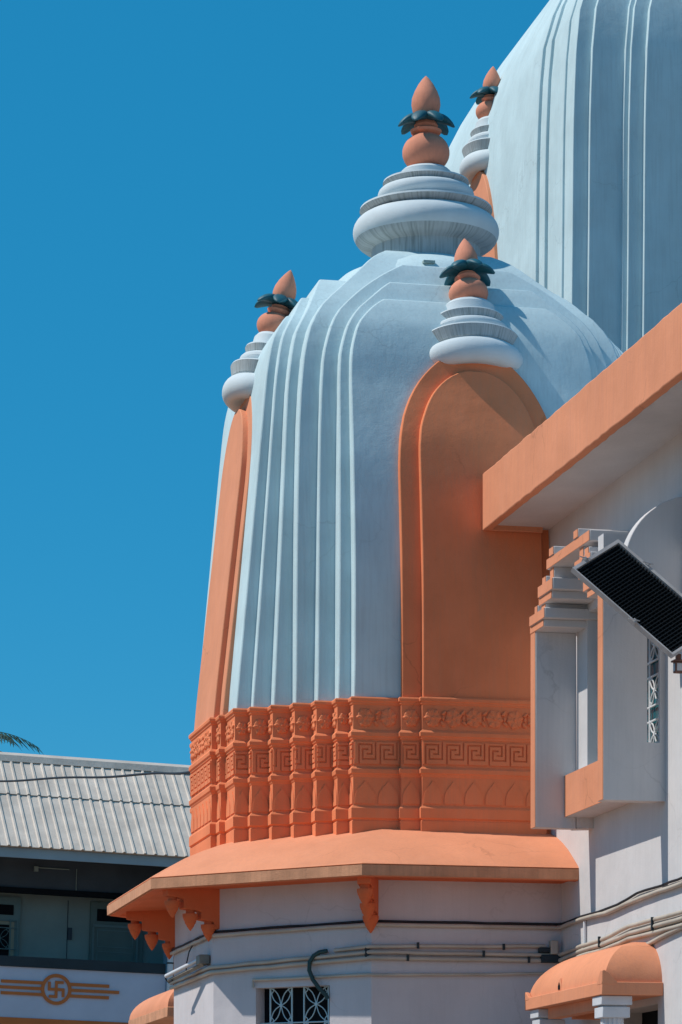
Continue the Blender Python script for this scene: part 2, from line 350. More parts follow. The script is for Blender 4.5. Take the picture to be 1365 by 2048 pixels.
# frieze: the stair-shaped plan swept up a moulded profile
EV = [1.265, 1.39, 1.56, 1.74, 1.925, 2.105, 2.25]
quad = [(-0.605, -2.37), (-0.605, -2.31), (-0.80, -2.31), (-0.80, -2.25)]
for k in range(7):
    quad += [(-EV[k], -EV[6 - k])]
    if k < 6: quad += [(-EV[k], -EV[5 - k])]
quad += [(-2.25, -0.80), (-2.31, -0.80), (-2.31, -0.605), (-2.37, -0.605)]
plan = []
for k in range(4):
    a = -k * math.pi / 2; cc, ss = round(math.cos(a)), round(math.sin(a))
    plan += [(x * cc - y * ss, x * ss + y * cc) for x, y in quad]
# clockwise seen from above: outward normal lies to the left of travel
def offset(poly, d):
    n = len(poly); res = []
    for i in range(n):
        p0, p1, p2 = poly[i - 1], poly[i], poly[(i + 1) % n]
        def nrm(a, b):
            dx, dy = b[0] - a[0], b[1] - a[1]; l = math.hypot(dx, dy); return (-dy / l, dx / l)
        n1, n2 = nrm(p0, p1), nrm(p1, p2)
        k = 1 + n1[0] * n2[0] + n1[1] * n2[1]
        res.append((p1[0] + d * (n1[0] + n2[0]) / k, p1[1] + d * (n1[1] + n2[1]) / k))
    return res
if (offset(plan, 0.1)[0][1]) > -2.37: plan = plan[::-1]
if (offset(plan, 0.1)[0][1]) > -2.2 and max(abs(p[0]) for p in offset(plan, 0.1)) < 2.4: plan = plan[::-1]
fp = [(3.38, 0.0286), (3.595, 0.0286), (3.605, 0.0192), (3.615, 0.0192), (3.625, 0.0408), (3.72, 0.0408), (3.735, 0.0286), (3.745, 0.0120), (4.025, 0.0120), (4.035, 0.0214), (4.05, 0.0264), (4.06, 0.0394), (4.1, 0.0430), (4.115, 0.0250), (4.125, 0.0120),
      (4.385, 0.0120), (4.395, 0.0250), (4.41, 0.0286), (4.42, 0.0430), (4.455, 0.0451), (4.475, 0.0250), (4.485, 0.0120), (4.725, 0.0120), (4.735, 0.0250), (4.75, 0.0286), (4.76, 0.0430), (4.785, 0.0466), (4.8, 0.0358), (4.805, -0.0300)]
b = MB(); b.loft([[(x, y, z + H0) for x, y in offset(plan, d if d < .0121 else .012 + (d - .012) * .78)] for z, d in fp])
# faces that carry relief
segs = []
pl = offset(plan, 0.012)
for i in range(len(pl)):
    p, q = pl[i], pl[(i + 1) % len(pl)]
    if abs(p[1] - q[1]) < 1e-6 and p[1] < -1.0:      # front-facing
        segs.append(('f', p[1], min(p[0], q[0]), max(p[0], q[0])))
    if abs(p[0] - q[0]) < 1e-6 and p[0] < -1.0:
        segs.append(('l', p[0], min(p[1], q[1]), max(p[1], q[1])))
def place(kind, c, u, z, d):       # u along the face, d outwards
    return (u, c - d, z + H0) if kind == 'f' else (c - d, -u, z + H0)
def relief_grid(b, kind, c, x0, x1, z0, z1, mask_rects, solid, th):
    xs = sorted({x0, x1} | {v for r in mask_rects for v in (r[0], r[1]) if x0 < v < x1})
    zs = sorted({z0, z1} | {v for r in mask_rects for v in (r[2], r[3]) if z0 < v < z1})
    def full(i, j):
        if i < 0 or j < 0 or i >= len(xs) - 1 or j >= len(zs) - 1: return False
        cx, cz = (xs[i] + xs[i + 1]) / 2, (zs[j] + zs[j + 1]) / 2
        return not any(r[0] < cx < r[1] and r[2] < cz < r[3] for r in mask_rects)
    for i in range(len(xs) - 1):
        for j in range(len(zs) - 1):
            if not full(i, j): continue
            a0, a1, b0, b1 = xs[i], xs[i + 1], zs[j], zs[j + 1]
            b.add([place(kind, c, a0, b0, th), place(kind, c, a1, b0, th), place(kind, c, a1, b1, th), place(kind, c, a0, b1, th)], [(0, 1, 2, 3)])
            for (ii, jj, e0, e1) in ((i - 1, j, (a0, b0), (a0, b1)), (i + 1, j, (a1, b0), (a1, b1)), (i, j - 1, (a0, b0), (a1, b0)), (i, j + 1, (a0, b1), (a1, b1))):
                if not full(ii, jj):
                    b.add([place(kind, c, e0[0], e0[1], -.004), place(kind, c, e1[0], e1[1], -.004), place(kind, c, e1[0], e1[1], th), place(kind, c, e0[0], e0[1], th)], [(0, 1, 2, 3)])
PITCH = 0.212
KZ0, KZ1 = 4.15, 4.365
def key_rects(x):
    k = PITCH / 223; kz = (KZ1 - KZ0) / 220; g = 8
    def V(xx, ya, yb): return (x + (xx - 335 - g) * k, x + (xx - 335 + g) * k, KZ1 - (yb - 570) * kz, KZ1 - (ya - 570) * kz)
    def Hh(yy, xa, xb): return (x + (xa - 335 - g) * k, x + (xb - 335 + g) * k, KZ1 - (yy - 570 + g) * kz, KZ1 - (yy - 570 - g) * kz)
    return [V(515, 560, 748), Hh(740, 380, 515), V(380, 645, 740), Hh(645, 380, 432), V(341, 597, 800), Hh(597, 341, 475), V(475, 597, 690), Hh(690, 430, 475)]
def blob(b, kind, c, u, z, ru, rz, th, n=8, ang=0.0):
    ca, sa = math.cos(ang), math.sin(ang)
    rings = []
    for q, h in ((1.0, -0.3), (0.86, 0.55), (0.5, 0.9)):
        ring = []
        for i in range(n):
            t = 2 * math.pi * i / n; du, dz = ru * q * math.cos(t), rz * q * math.sin(t)
            ring.append(place(kind, c, u + du * ca - dz * sa, z + du * sa + dz * ca, th * h))
        rings.append(ring)
    b.loft(rings, cap0=False)
rb = MB()
for kind, c, u0, u1 in segs:
    if kind == 'l': u0, u1 = -u1, -u0
    if kind == 'f' and u0 > 0.75: continue
    if kind == 'l' and u0 > 2.3: continue
    L = u1 - u0
    if L < 0.09: continue
    x0, x1 = u0 + 0.006, u1 - 0.006
    # greek key
    rects = []
    k0 = math.floor((x0 - 0.043) / PITCH) - 1
    for k in range(k0, k0 + int(L / PITCH) + 4): rects += key_rects(0.043 + k * PITCH)
    rects = [r for r in rects if r[1] > x0 and r[0] < x1]
    relief_grid(rb, kind, c, x0, x1, KZ0, KZ1, rects, True, 0.014)
    # pointed leaves
    n = max(1, round(L / 0.205)); pw = L / n
    for k in range(n):
        cx = u0 + pw * (k + 0.5); hwid = pw / 2
        sh = [(-.88, 3.765), (.88, 3.765), (.86, 3.83), (.80, 3.865), (.64, 3.90), (.42, 3.93), (.22, 3.955), (0, 3.99), (-.22, 3.955), (-.42, 3.93), (-.64, 3.90), (-.80, 3.865), (-.86, 3.83)]
        rb.loft([[place(kind, c, cx + q * hwid, z, -0.004) for q, z in sh], [place(kind, c, cx + q * hwid, z, 0.009) for q, z in sh]])
    # rosettes and scroll leaves
    for k in range(n):
        cx = u0 + pw * (k + 0.5); r = min(0.092, L * 0.45); cz = 4.605 + random.uniform(-.006, .006)
        blob(rb, kind, c, cx, cz, r * 0.92, r * 1.05, 0.020, 12)
        for j in range(6):
            t = 2 * math.pi * (j + 0.3 * k) / 6
            blob(rb, kind, c, cx + 0.6 * r * math.cos(t), cz + 0.66 * r * math.sin(t), r * 0.42, r * 0.27, 0.025, 7, t)
        blob(rb, kind, c, cx, cz, r * 0.24, r * 0.24, 0.030, 7)
        if n > 1 and k < n - 1:
            sx = cx + pw / 2; sgn = 1 if k % 2 else -1
            blob(rb, kind, c, sx - .008, cz + sgn * .055, .036, .019, 0.026, 7, sgn * 0.9)
            blob(rb, kind, c, sx + .008, cz - sgn * .05, .034, .018, 0.026, 7, -sgn * 0.7)
            blob(rb, kind, c, sx, cz, .016, .030, 0.020, 7)
b.add(rb.v, rb.f)
fr = b.build('frieze', ORANGE_SHADE, tower, sharp=30, bevel=0.005)

# main finial
P = finial_profiles('main')
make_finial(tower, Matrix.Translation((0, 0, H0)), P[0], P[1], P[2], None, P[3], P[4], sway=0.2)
# small finials standing on the arched panels, leaning in with the curve of the dome
P = finial_profiles('small')
def small_finial(parent, base, lean, rotk, sc=1.0, szz=1.0, c=(0, 0), sway=0.0, dx=0.0):
    # base: (distance from the axis, height of ring centre)
    M = Matrix.Translation((c[0], c[1], 0)) @ Matrix.Rotation(R(90 * rotk), 4, 'Z') @ Matrix.Translation((dx, -base[0], base[1] + H0)) \
        @ Matrix.Rotation(R(-lean), 4, 'X') @ Matrix.Diagonal((sc, sc, sc * szz, 1)) @ Matrix.Translation((0, 0, -0.10))
    return make_finial(parent, M, P[0], P[1], P[2], None, P[3], P[4], sway=sway, squash=0.78)
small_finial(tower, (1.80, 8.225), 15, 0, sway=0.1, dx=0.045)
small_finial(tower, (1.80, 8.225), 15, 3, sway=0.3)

# skirt roof (eave), edge, walls
def octa(fa, fb, s1, s2):  # front y, left x, half sides
    return [(-s1, -fa), (-fb, -s2), (-fb, s2), (-s1, fa), (s1, fa), (fb, s2), (fb, -s2), (s1, -fa)]
oc = octa(3.30, 3.14, 1.42, 1.53)
if abs(offset(oc, 0.1)[0][1]) < 3.3: sg = -1
else: sg = 1
def ring(poly, d, z): return [(x, y, z + H0) for x, y in offset(poly, sg * d)]
b = MB()
b.loft([ring(oc, -0.62, 2.985), ring(oc, -0.15, 2.985), ring(oc, -0.12, 2.960), ring(oc, -0.022, 2.960), ring(oc, -0.02, 3.068), ring(oc, 0.0, 3.078), ring(oc, -0.02, 3.096), ring(oc, -.18, 3.19), ring(oc, -.36, 3.29), ring(oc, -.55, 3.375), ring(oc, -.75, 3.45), ring(oc, -.92, 3.50), ring(oc, -1.2, 3.56)], cap0=False, mis=[1, 1, 1] + [0] * 9)
b.build('eave_roof', [ORANGE, BRK], tower, sharp=28)  # second slot darkens the soffit faces: under-eave shade put into the colour
b = MB()
b.loft([ring(oc, -0.018, 2.972), ring(oc, 0.004, 2.968), ring(oc, 0.006, 3.066), ring(oc, -0.018, 3.070)], cap0=False, cap1=False)
b.build('eave_edge', EDGE, tower, sharp=28)

wl = octa(2.70, 2.50, 1.195, 1.40); wl[2] = (-2.50, 1.04)
WT = 4.60
b = MB()
for i in range(8):
    p, q = wl[i], wl[(i + 1) % 8]
    if i == 0: continue      # the chamfer with the window is built below
    b.add([(p[0], p[1], 0), (q[0], q[1], 0), (q[0], q[1], WT), (p[0], p[1], WT)], [(0, 1, 2, 3)])
cp, cq = Vector((-1.195, -2.70, 0)), Vector((-2.50, -1.40, 0)); cd = (cq - cp).normalized(); CL = (cq - cp).length
cn = Vector((-cd.y, cd.x, 0));  cn = cn if cn.dot(Vector((-1, -1, 0))) > 0 else -cn
def CP(t, z, d=0.0): return tuple(cp + cd * t + cn * d + Vector((0, 0, z)))
t0, t1, wz0, wz1 = 0.475, 1.335, 2.55, 3.594
for (a0, a1, z0, z1) in ((0, CL, 0, wz0), (0, CL, wz1, WT), (0, t0, wz0, wz1), (t1, CL, wz0, wz1)):
    b.add([CP(a0, z0), CP(a1, z0), CP(a1, z1), CP(a0, z1)], [(0, 1, 2, 3)])
for (pa, pb) in (((t0, wz0), (t0, wz1)), ((t0, wz1), (t1, wz1)), ((t1, wz1), (t1, wz0)), ((t1, wz0), (t0, wz0))):
    b.add([CP(pa[0], pa[1]), CP(pb[0], pb[1]), CP(pb[0], pb[1], -0.16), CP(pa[0], pa[1], -0.16)], [(0, 1, 2, 3)])
b.build('base_wall', WALLP, tower, sharp=20)

def flower_grille(b, P3, x0, x1, z0, z1, r=0.012):
    """bars round one square light and an eight petal flower in it; P3(u, z) gives the point"""
    cx, cz = (x0 + x1) / 2, (z0 + z1) / 2; hx, hz = (x1 - x0) / 2, (z1 - z0) / 2
    for k in range(4):
        s1, s2 = ((1, 1), (1, -1), (-1, -1), (-1, 1))[k]
        for sw in (0.34, -0.34):
            pts = []
            for i in range(7):
                q = i / 6
                bx, bz = q * s1 * hx, q * s2 * hz
                o = math.sin(q * math.pi) * sw * 0.62
                pts.append(P3(cx + bx + o * s2 * hx * 0.8, cz + bz - o * s1 * hz * 0.8))
            b.tube(pts, r * 0.7, 5)
        pts = [P3(cx + s1 * hx - s1 * hx * 0.34 * math.cos(R(a)), cz + s2 * hz - s2 * hz * 0.34 * math.sin(R(a))) for a in (0, 22, 45, 68, 90)]
        b.tube(pts, r * 0.6, 5)
    c0 = Vector(P3(cx, cz)); n = Vector(P3(cx + .1, cz)) - c0; n.normalize(); up = Vector((0, 0, 1)); nn = n.cross(up).normalized()
    rr = r * 2.2
    b.loft([[tuple(c0 + nn * d * r + (n * math.cos(2 * math.pi * i / 10) + up * math.sin(2 * math.pi * i / 10)) * rr) for i in range(10)] for d in (-1, 1)])
win = MB()
win.add([CP(t0 - .02, wz0 - .02, -0.15), CP(t1 + .02, wz0 - .02, -0.15), CP(t1 + .02, wz1 + .02, -0.15), CP(t0 - .02, wz1 + .02, -0.15)], [(0, 1, 2, 3)])
wo = win.build('window', DARK, tower)
b = MB()
PP = lambda u, z: CP(u, z, -0.075)
W_ = t1 - t0
ua = [t1 - W_ * q for q in (0.14, 0.435, 0.60, 0.93)]
for u in ua: b.tube([PP(u, wz0), PP(u, wz1)], 0.009, 6)
zb = [wz1 - 0.345, wz1 - 0.72]
for z in zb: b.tube([PP(t0, z), PP(t1, z)], 0.008, 6)
for z0_, z1_ in ((zb[0], wz1), (zb[1], zb[0])):
    flower_grille(b, PP, ua[1], ua[0], z0_, z1_, .008); flower_grille(b, PP, ua[3], ua[2], z0_, z1_, .008)
b.build('window_grille', IRON, wo, sharp=60)

# eave brackets at the corners: a stepped plate with three hanging bells
def bracket(cx, cy, dx, dy, L=0.52, zt=2.99 + H0, H=0.40, th=0.13):
    d = Vector((dx, dy, 0)).normalized(); n = Vector((-d.y, d.x, 0)); o = Vector((cx, cy, 0))
    def Q(x, z, s): return tuple(o + d * x + n * s * th / 2 + Vector((0, 0, z)))
    st = L / 3.2; pts = [(-0.12, zt), (L, zt), (L, zt - 0.09), (L * 0.66, zt - 0.11), (L * 0.66, zt - 0.21), (L * 0.30, zt - 0.23), (L * 0.30, zt - 0.31), (L * 0.04, zt - 0.33), (L * 0.04, zt - H), (-0.12, zt - H)]
    b = MB(); b.loft([[Q(x, z, -1) for x, z in pts], [Q(x, z, 1) for x, z in pts]])
    br = b.build('bracket', BRK, tower, bevel=0.008)
    for k, (x, z) in enumerate(((L * 0.85, zt - 0.095), (L * 0.48, zt - 0.215), (L * 0.10, zt - 0.315))):
        b = MB(); c = o + d * x + Vector((0, 0, z))
        b.lathe([(0.045, 0.01), (0.045, -0.035), (0.078, -0.04), (0.078, -0.065), (0.066, -0.10), (0.062, -0.103), (0.052, -0.135), (0.047, -0.138), (0.034, -0.165), (0.016, -0.19), (0.004, -0.205)], c=tuple(c), n=20)
        b.build('bell_drop', BRK, br, sharp=40)
bracket(-1.195, -2.70, -0.225, -0.60)
bracket(-2.50, -1.40, -0.62, -0.16)
bracket(-2.50, 1.04, -0.62, 0.36)

# ------------------------------------------------------------------ the great dome behind
BQ = (9.04, 11.08)
big = thing('great_dome_tower', 'huge pale ribbed dome rising behind the smaller tower, lit on its left side', 'tower', (BQ[0], BQ[1], 0))
sB = curve([(4.0, 1.03), (8.0, 1.015), (12.0, 1.003), (13.4, 1.0), (14.4, 0.993), (15.0, 0.983), (15.5, 0.955), (16.1, 0.90), (17.3, 0.752), (18.3, 0.598), (19.3, 0.42), (20.0, 0.27)])
b = MB()
sl = [(5.60, 3.10), (5.555, 3.36), (5.51, 4.03), (5.48, 4.40), (5.28, 4.47), (4.85, 4.52), (4.79, 4.57), (4.60, 4.64), (3.1, 4.9), (2.6, 5.3)]
for i, (A, B) in enumerate(sl):
    slab(b, lambda z, A=A: A * sB(z) + 0.0006 * i, lambda z, B=B: B * sB(z) + 0.0006 * i, 2.0, 20.0 - 0.13 * abs(i - 5), 14.0)
b.build('dome_body', BLUE, big, sharp=20, bevel=0.008)
hb_o = curve([(2, 1.30), (11.8, 1.30), (12.4, 1.26), (13.0, 1.12), (13.5, 0.92), (13.9, 0.68), (14.2, 0.40), (14.35, 0.12)])
hb_i = curve([(2, 0.80), (11.4, 0.80), (12.0, 0.76), (12.6, 0.6), (13.0, 0.42), (13.2, 0.22), (13.28, 0.05)])
arch_panel(big, 3, lambda z: 5.60 * sB(z), 14.35, hb_o, hb_i, 13.28, z0=2.0, dense_o=11.6, off=(0.05, 0.11))
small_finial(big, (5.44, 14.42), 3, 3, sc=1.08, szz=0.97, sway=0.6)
b = MB(); b.tube([(-5.48 * 1.0 - 0.02, -4.40, 12.88 + 0), (-5.50, -4.52, 12.90)], 0.008, 5)

# ------------------------------------------------------------------ hall building on the right
hall = thing('temple_hall', 'white hall wall under a flat roof with broad orange edge, right of the tower', 'building', (0.69, -4.0, 0))
HX = Vector((-0.69, 4.0, 0))
def hb(mb, name, m, parent=hall, **k):
    if parent is hall: mb.xf(Matrix.Translation(HX))
    else: mb.xf(Matrix.Translation(HX))
    return mb.build(name, m, parent, **k)
b = MB()
b.box(0.69, 6.5, -11.0, -5.74, 0, 8.10); b.box(0.69, 6.5, -4.30, -1.7, 0, 8.10); b.box(0.69, 6.5, -5.74, -4.30, 3.25, 8.10); b.box(1.05, 6.5, -5.74, -4.30, 0, 3.25)
# hide the interior seams: one merged surface is not needed, the joints are butted
hb(b, 'wall', WHITE)
b = MB(); b.box(1.0, 1.04, -5.74, -4.30, 0, 3.25); dr = hb(b, 'doorway', DARK)
b = MB(); b.box(0.70, 0.76, -5.72, -4.32, 2.98, 3.06); b.box(0.86, 0.92, -5.0, -4.93, 0.0, 3.0)
hb(b, 'door_frame', ORANGE, dr)
b = MB()
b.box(0.078, 6.5, -11.0, -2.0, 8.10, 8.57)
hb(b, 'roof_slab', WHITE, bevel=0.01)
b = MB(); fr_pts = [(0.0, 8.056), (0.010, 8.046), (0.075, 8.046), (0.075, 8.60), (0.066, 8.606), (0.012, 8.606), (0.0, 8.594)]; rings = []
for k in range(73):
    y = -11.0 + 8.625 * k / 72; j0, j1, j2 = random.uniform(-.0035, .0035), random.uniform(-.005, .005), random.uniform(-.004, .004)
    rings.append([(x + j0, y, z + (j1 if z > 8.3 else j2)) for x, z in fr_pts])
b.loft(rings)
b.box(0.0, 0.60, -2.372, -2.33, 8.05, 8.60)
hb(b, 'roof_edge', ORANGE, bevel=0.006)

# projecting window bay: two fins, corbelled head, sill
b = MB()
b.box(0.13, 0.524, -3.78, -3.62, 5.0, 6.82); b.box(0.524, 0.69, -3.78, -3.62, 5.0, 5.30)
f1 = hb(b, 'fin', WHITE, bevel=0.006)
b = MB()
b.box(0.13, 0.525, -5.95, -5.79, 4.995, 7.30); b.box(0.639, 0.69, -5.95, -5.925, 4.995, 7.30)
b.box(0.525, 0.639, -5.95, -5.79, 4.995, 5.503); b.box(0.525, 0.639, -5.95, -5.79, 6.85, 7.30)
f2 = hb(b, 'fin', WHITE)
b = MB()          # painted outer faces of the fins
b.box(0.124, 0.1298, -3.775, -3.625, 5.003, 6.83); hb(b, 'fin_edge', ORANGE, f1)
b = MB(); b.box(0.124, 0.1298, -5.945, -5.795, 5.0, 6.83); hb(b, 'fin_edge', ORANGE, f2)
def corb(y0, y1, z0, z1, a=0.11, back=0.60):
    return (a, back, y0, y1, z0, z1)
b = MB(); oe = MB()
stk = []
for s, f0 in ((-1, -3.62), (1, -5.95)):
    def Yr(d0, d1):   # distances from the outer side of the fin towards the middle of the bay
        return (f0 - d1, f0 - d0) if s < 0 else (f0 + d0, f0 + d1)
    for (d0, d1, z0, z1, a) in ((.03, .54, 6.886, 6.98, .11), (.0, .46, 6.82, 6.886, .125), (.16, .25, 6.98, 7.05, .125), (.34, .47, 6.98, 7.03, .14),
                                (.32, .81, 7.10, 7.205, .11), (.30, .73, 7.03, 7.10, .125), (.42, .54, 7.205, 7.27, .125), (.63, .75, 7.205, 7.315, .14), (.70, .84, 7.41, 7.485, .11)):
        y0, y1 = Yr(d0, d1); b.box(a, 0.62 + a * 0.2, y0, y1, z0, z1)
        oe.box(a - 0.006, a - 0.0005, y0 + .004, y1 - .004, z0 + .004, z1 - .004)
b.box(0.12, 0.64, -5.57, -4.20, 7.315, 7.41); oe.box(0.114, 0.1195, -5.566, -4.204, 7.319, 7.406)
b.box(0.42, 0.66, -5.45, -4.30, 7.205, 7.315)
hb(b, 'corbelled_head', WHITE, bevel=0.006); hb(oe, 'head_edge', ORANGE)
b = MB(); b.box(0.41, 0.688, -5.79, -3.78, 5.10, 5.485); b.box(0.30, 0.41, -5.79, -5.5, 5.10, 5.485)
b = MB(); b.box(0.416, 0.688, -5.789, -3.781, 5.10, 5.48); hb(b, 'sill', WHITE)
b = MB(); b.box(0.408, 0.4155, -5.789, -3.781, 5.10, 5.485); hb(b, 'sill_edge', ORANGE)
b = MB(); b.box(0.53, 0.6895, -4.12, -3.781, 5.486, 7.27); b.box(0.53, 0.6895, -5.789, -4.12, 6.95, 7.27)
hb(b, 'bay_panel', WHITE)
b = MB(); b.box(0.678, 0.6885, -5.92, -4.12, 5.487, 6.95); wn = hb(b, 'window', GLASS)
b = MB(); PW = lambda u, z: (0.655, u, z)
us = [-5.78, -5.55, -5.10, -4.66, -4.22]
us = [-5.90, -5.62, -5.50, -5.22, -5.10, -4.82, -4.70, -4.42]
for u in us: b.tube([PW(u, 5.487), PW(u, 6.95)], 0.011, 5)
zz = [5.49, 5.73, 5.86, 6.12, 6.25, 6.51]
for z in zz[1:]: b.tube([PW(-5.92, z), PW(-4.12, z)], 0.010, 5)
for i in (0, 2, 4):
    for k in (0, 2, 4, 6): flower_grille(b, PW, us[k], us[k + 1], zz[i], zz[i + 1], 0.010)
hb(b, 'window_grille', WPIPE, wn, sharp=60)

# arched hood slab, nearer the viewer
b = MB(); cx_, cz_, r_ = 0.80, 6.91, 0.64
pts = [(cx_ - r_ * math.cos(R(a)), cz_ + r_ * math.sin(R(a))) for a in range(0, 91, 5)]
pts += [(cx_ + 0.1, cz_ + r_), (cx_ + 0.1, 6.52), (cx_ - r_ + 0.09, 6.52), (cx_ - r_ + 0.01, 6.75)]
b.prism(pts, 'y', -6.45, -6.30)
hb(b, 'arched_hood', WHITE, bevel=0.008, sharp=20)

# porch canopy
porch = thing('porch', 'small orange domed porch on white fluted columns at the foot of the hall wall', 'porch', (0.4, -4.65, 0))
PX = Matrix.Translation((-0.4, 4.65, 0))
def pb(mb, name, m, parent=porch, **k): mb.xf(PX); return mb.build(name, m, parent, **k)
b = MB(); b.box(0.13, 0.688, -5.90, -3.40, 3.311, 3.425)
for (yy, s) in ((-5.90, 1), (-3.40, -1)):
    q = 1.0 if s > 0 else 0.55
    pr = [(0, 3.425), (0, 3.425 + .095 * q), (.02, 3.425 + .105 * q), (.06, 3.425 + .085 * q), (.10, 3.425 + .04 * q), (.14, 3.427)]
    # raised corner leaf, running both ways from the corner
    b.prism([(yy + s * u, z) for u, z in pr] + [(yy + s * .14, 3.40), (yy, 3.40)], 'x', 0.128, 0.165)
    b.prism([(0.13 + u, z) for u, z in pr] + [(0.27, 3.40), (0.13, 3.40)], 'y', yy - .002 * s, yy + 0.035 * s)
cano = pb(b, 'canopy_edge', ORANGE, bevel=0.006)
b = MB(); rings = []
for i in range(15):
    th = R(90 * i / 14); k = 1 - math.cos(th); zz_ = 3.41 + 0.40 * math.sin(th)
    rings.append([(0.165 + 0.46 * k, -5.865 + 0.46 * k, zz_), (0.80, -5.865 + 0.46 * k, zz_), (0.80, -3.43 - 0.90 * k, zz_), (0.165 + 0.46 * k, -3.43 - 0.90 * k, zz_)])
b.loft(rings); pb(b, 'canopy_dome', ORANGE, sharp=28)
b = MB()
for s in (-1, 1):
    b.prism([(-4.49 - .06, 3.43), (-4.49 + .06, 3.43), (-4.49 + .055, 3.50), (-4.49, 3.56), (-4.49 - .055, 3.50)][::s], 'x', 0.20, 0.30)
b = MB(); b.loft([[(0.165, -4.45 + u, z) for u, z in ((-.065, 3.43), (.065, 3.43), (.06, 3.48), (0, 3.55), (-.06, 3.48))], [(0.30, -4.45 + u, z) for u, z in ((-.065, 3.43), (.065, 3.43), (.06, 3.48), (0, 3.55), (-.06, 3.48))]])
nich = pb(b, 'gable_niche', ORANGE, bevel=0.006)
b = MB(); b.prism([(-4.48, 3.445), (-4.42, 3.445), (-4.42, 3.475), (-4.45, 3.51), (-4.48, 3.475)], 'x', 0.160, 0.1645); pb(b, 'opening', DARK, nich)
def column(ax, ay, zt=3.308):
    b = MB(); n = 64; rings = []
    for z in (0.0, zt - 0.185):
        rr = []
        for i in range(n):
            t = 2 * math.pi * i / n; r = 0.105 - 0.012 * abs(math.cos(t * 8)) ** 0.5
            rr.append((ax + r * math.cos(t), ay + r * math.sin(t), z))
        rings.append(rr)
    b.loft(rings)
    b.box(ax - .125, ax + .125, ay - .125, ay + .125, zt - .19, zt - .095)
    b.box(ax - .10, ax + .10, ay - .10, ay + .10, zt - .095, zt - .08)
    b.box(ax - .14, ax + .14, ay - .14, ay + .14, zt - .08, zt)
    return pb(b, 'column', STONE, sharp=50, bevel=0.006)
column(0.285, -5.70); column(0.30, -3.62)
b = MB(); b.box(0.23, 0.35, -5.45, -3.85, 3.21, 3.3095); b.box(0.42, 0.69, -4.1, -3.98, 3.20, 3.309); pb(b, 'beam', ORANGE)

# left door canopy beyond the tower
lc = thing('door_canopy', 'small pink canopy with a chipped edge, low behind the left corner of the tower base', 'canopy', (-2.6, 2.3, 0))
b = MB()
rings = []
for i in range(13):
    th = R(90 * i / 12); k = 1 - math.cos(th); z = 3.615 + 0.30 * math.sin(th)
    rings.append([(-2.44 + .45 * k, 1.82 + 0.45 * k, z), (-1.55, 1.82 + 0.45 * k, z), (-1.55, 4.68 - 0.9 * k, z), (-2.44 + .45 * k, 4.68 - 0.9 * k, z)])
b.loft(rings); b.xf(Matrix.Translation((2.6, -2.3, 0))); b.build('canopy_roof', ORANGE, lc, sharp=28)
b = MB(); b.box(-2.45, -1.55, 1.81, 4.69, 3.50, 3.613); b.xf(Matrix.Translation((2.6, -2.3, 0))); b.build('canopy_edge', EDGE, lc, bevel=0.008)
b = MB(); b.box(-2.35, -2.2, 4.4, 4.55, 0, 3.499); b.xf(Matrix.Translation((2.6, -2.3, 0))); b.build('post', STONE, lc)

# ------------------------------------------------------------------ conduits, cables and small fittings
def run(name, pts, r, m, label, cat, group=None, wob=0.004, clips=None):
    P = []
    for i in range(len(pts) - 1):
        a, c = Vector(pts[i]), Vector(pts[i + 1]); n = max(1, int((c - a).length / 0.22))
        for k in range(n):
            p = a.lerp(c, k / n)
            if k: p.z += random.uniform(-wob, wob)
            P.append(p)
    P.append(Vector(pts[-1]))
    b = MB(); b.tube(P, r, 8); o = b.build(name, m, None, sharp=60)
    tag(o, label, cat, group)
    if clips:
        for (p, h) in clips:
            c = MB(); c.box(p[0] - .011, p[0] + .011, p[1] - .011, p[1] + .011, p[2] - h, p[2] + h); c.build('clip', DKTAPE, o)
    return o
def wrap(zl, zc, d, zw=None, a0=1.02, endb=-7.2):
    s = d * 0.42
    pts = [(-2.50 - d, a0, zl), (-2.50 - d, -1.40 - s, (zl + zc) / 2 if abs(zl - zc) < .02 else zl), (-1.195 - s, -2.70 - d, zc), (0.66 - d, -2.70 - d, zc), (0.69 - d, -2.76 - d, zc)]
    return pts + (zw if zw else [(0.69 - d, endb, zc)])
G = 'conduits strapped round the tower base'
run('conduit', wrap(4.13, 4.155, .03, [(.66, -3.46, 4.175), (.66, -4.3, 4.165), (.66, -4.9, 4.195), (.66, -5.6, 4.215), (.66, -6.6, 4.235), (.66, -8, 4.24)]), .020, COND, 'highest cream conduit round the tower base, just below the corner brackets', 'conduit', G)
run('cable', wrap(4.165, 4.19, .02, [(.668, -3.46, 4.205), (.668, -4.0, 4.20), (.668, -4.6, 4.215), (.668, -5.2, 4.265), (.668, -5.9, 4.265), (.668, -6.6, 4.285), (.668, -8, 4.28)]), .012, BLACKC, 'thin black cable lying along the highest conduit', 'cable')
def clips_front(zc, xs, d=.03): return [((x, -2.70 - 0.055, zc), .03) for x in xs]
run('conduit', [(-1.195 - .3, -2.42, 3.925), (-1.225, -2.735, 3.945), (.52, -2.735, 3.975)], .019, COND, 'top conduit of the strapped bundle on the tower front, left of the dark junction box', 'conduit', G, clips=clips_front(3.96, (-0.75, 0.1)))
run('conduit', wrap(3.815, 3.892, .035, [(.655, -3.0, 3.90), (.655, -3.46, 3.92), (.655, -4.2, 3.93), (.655, -5.0, 3.985), (.655, -5.8, 3.985), (.655, -6.6, 3.985), (.655, -8, 3.98)], a0=1.02), .020, COND, 'middle conduit of the strapped bundle, rising in a wave along the hall wall', 'conduit', G, clips=clips_front(3.892, (-0.1,)) + [((.635, -4.15, 3.91), .05), ((.635, -5.75, 3.945), .06)])
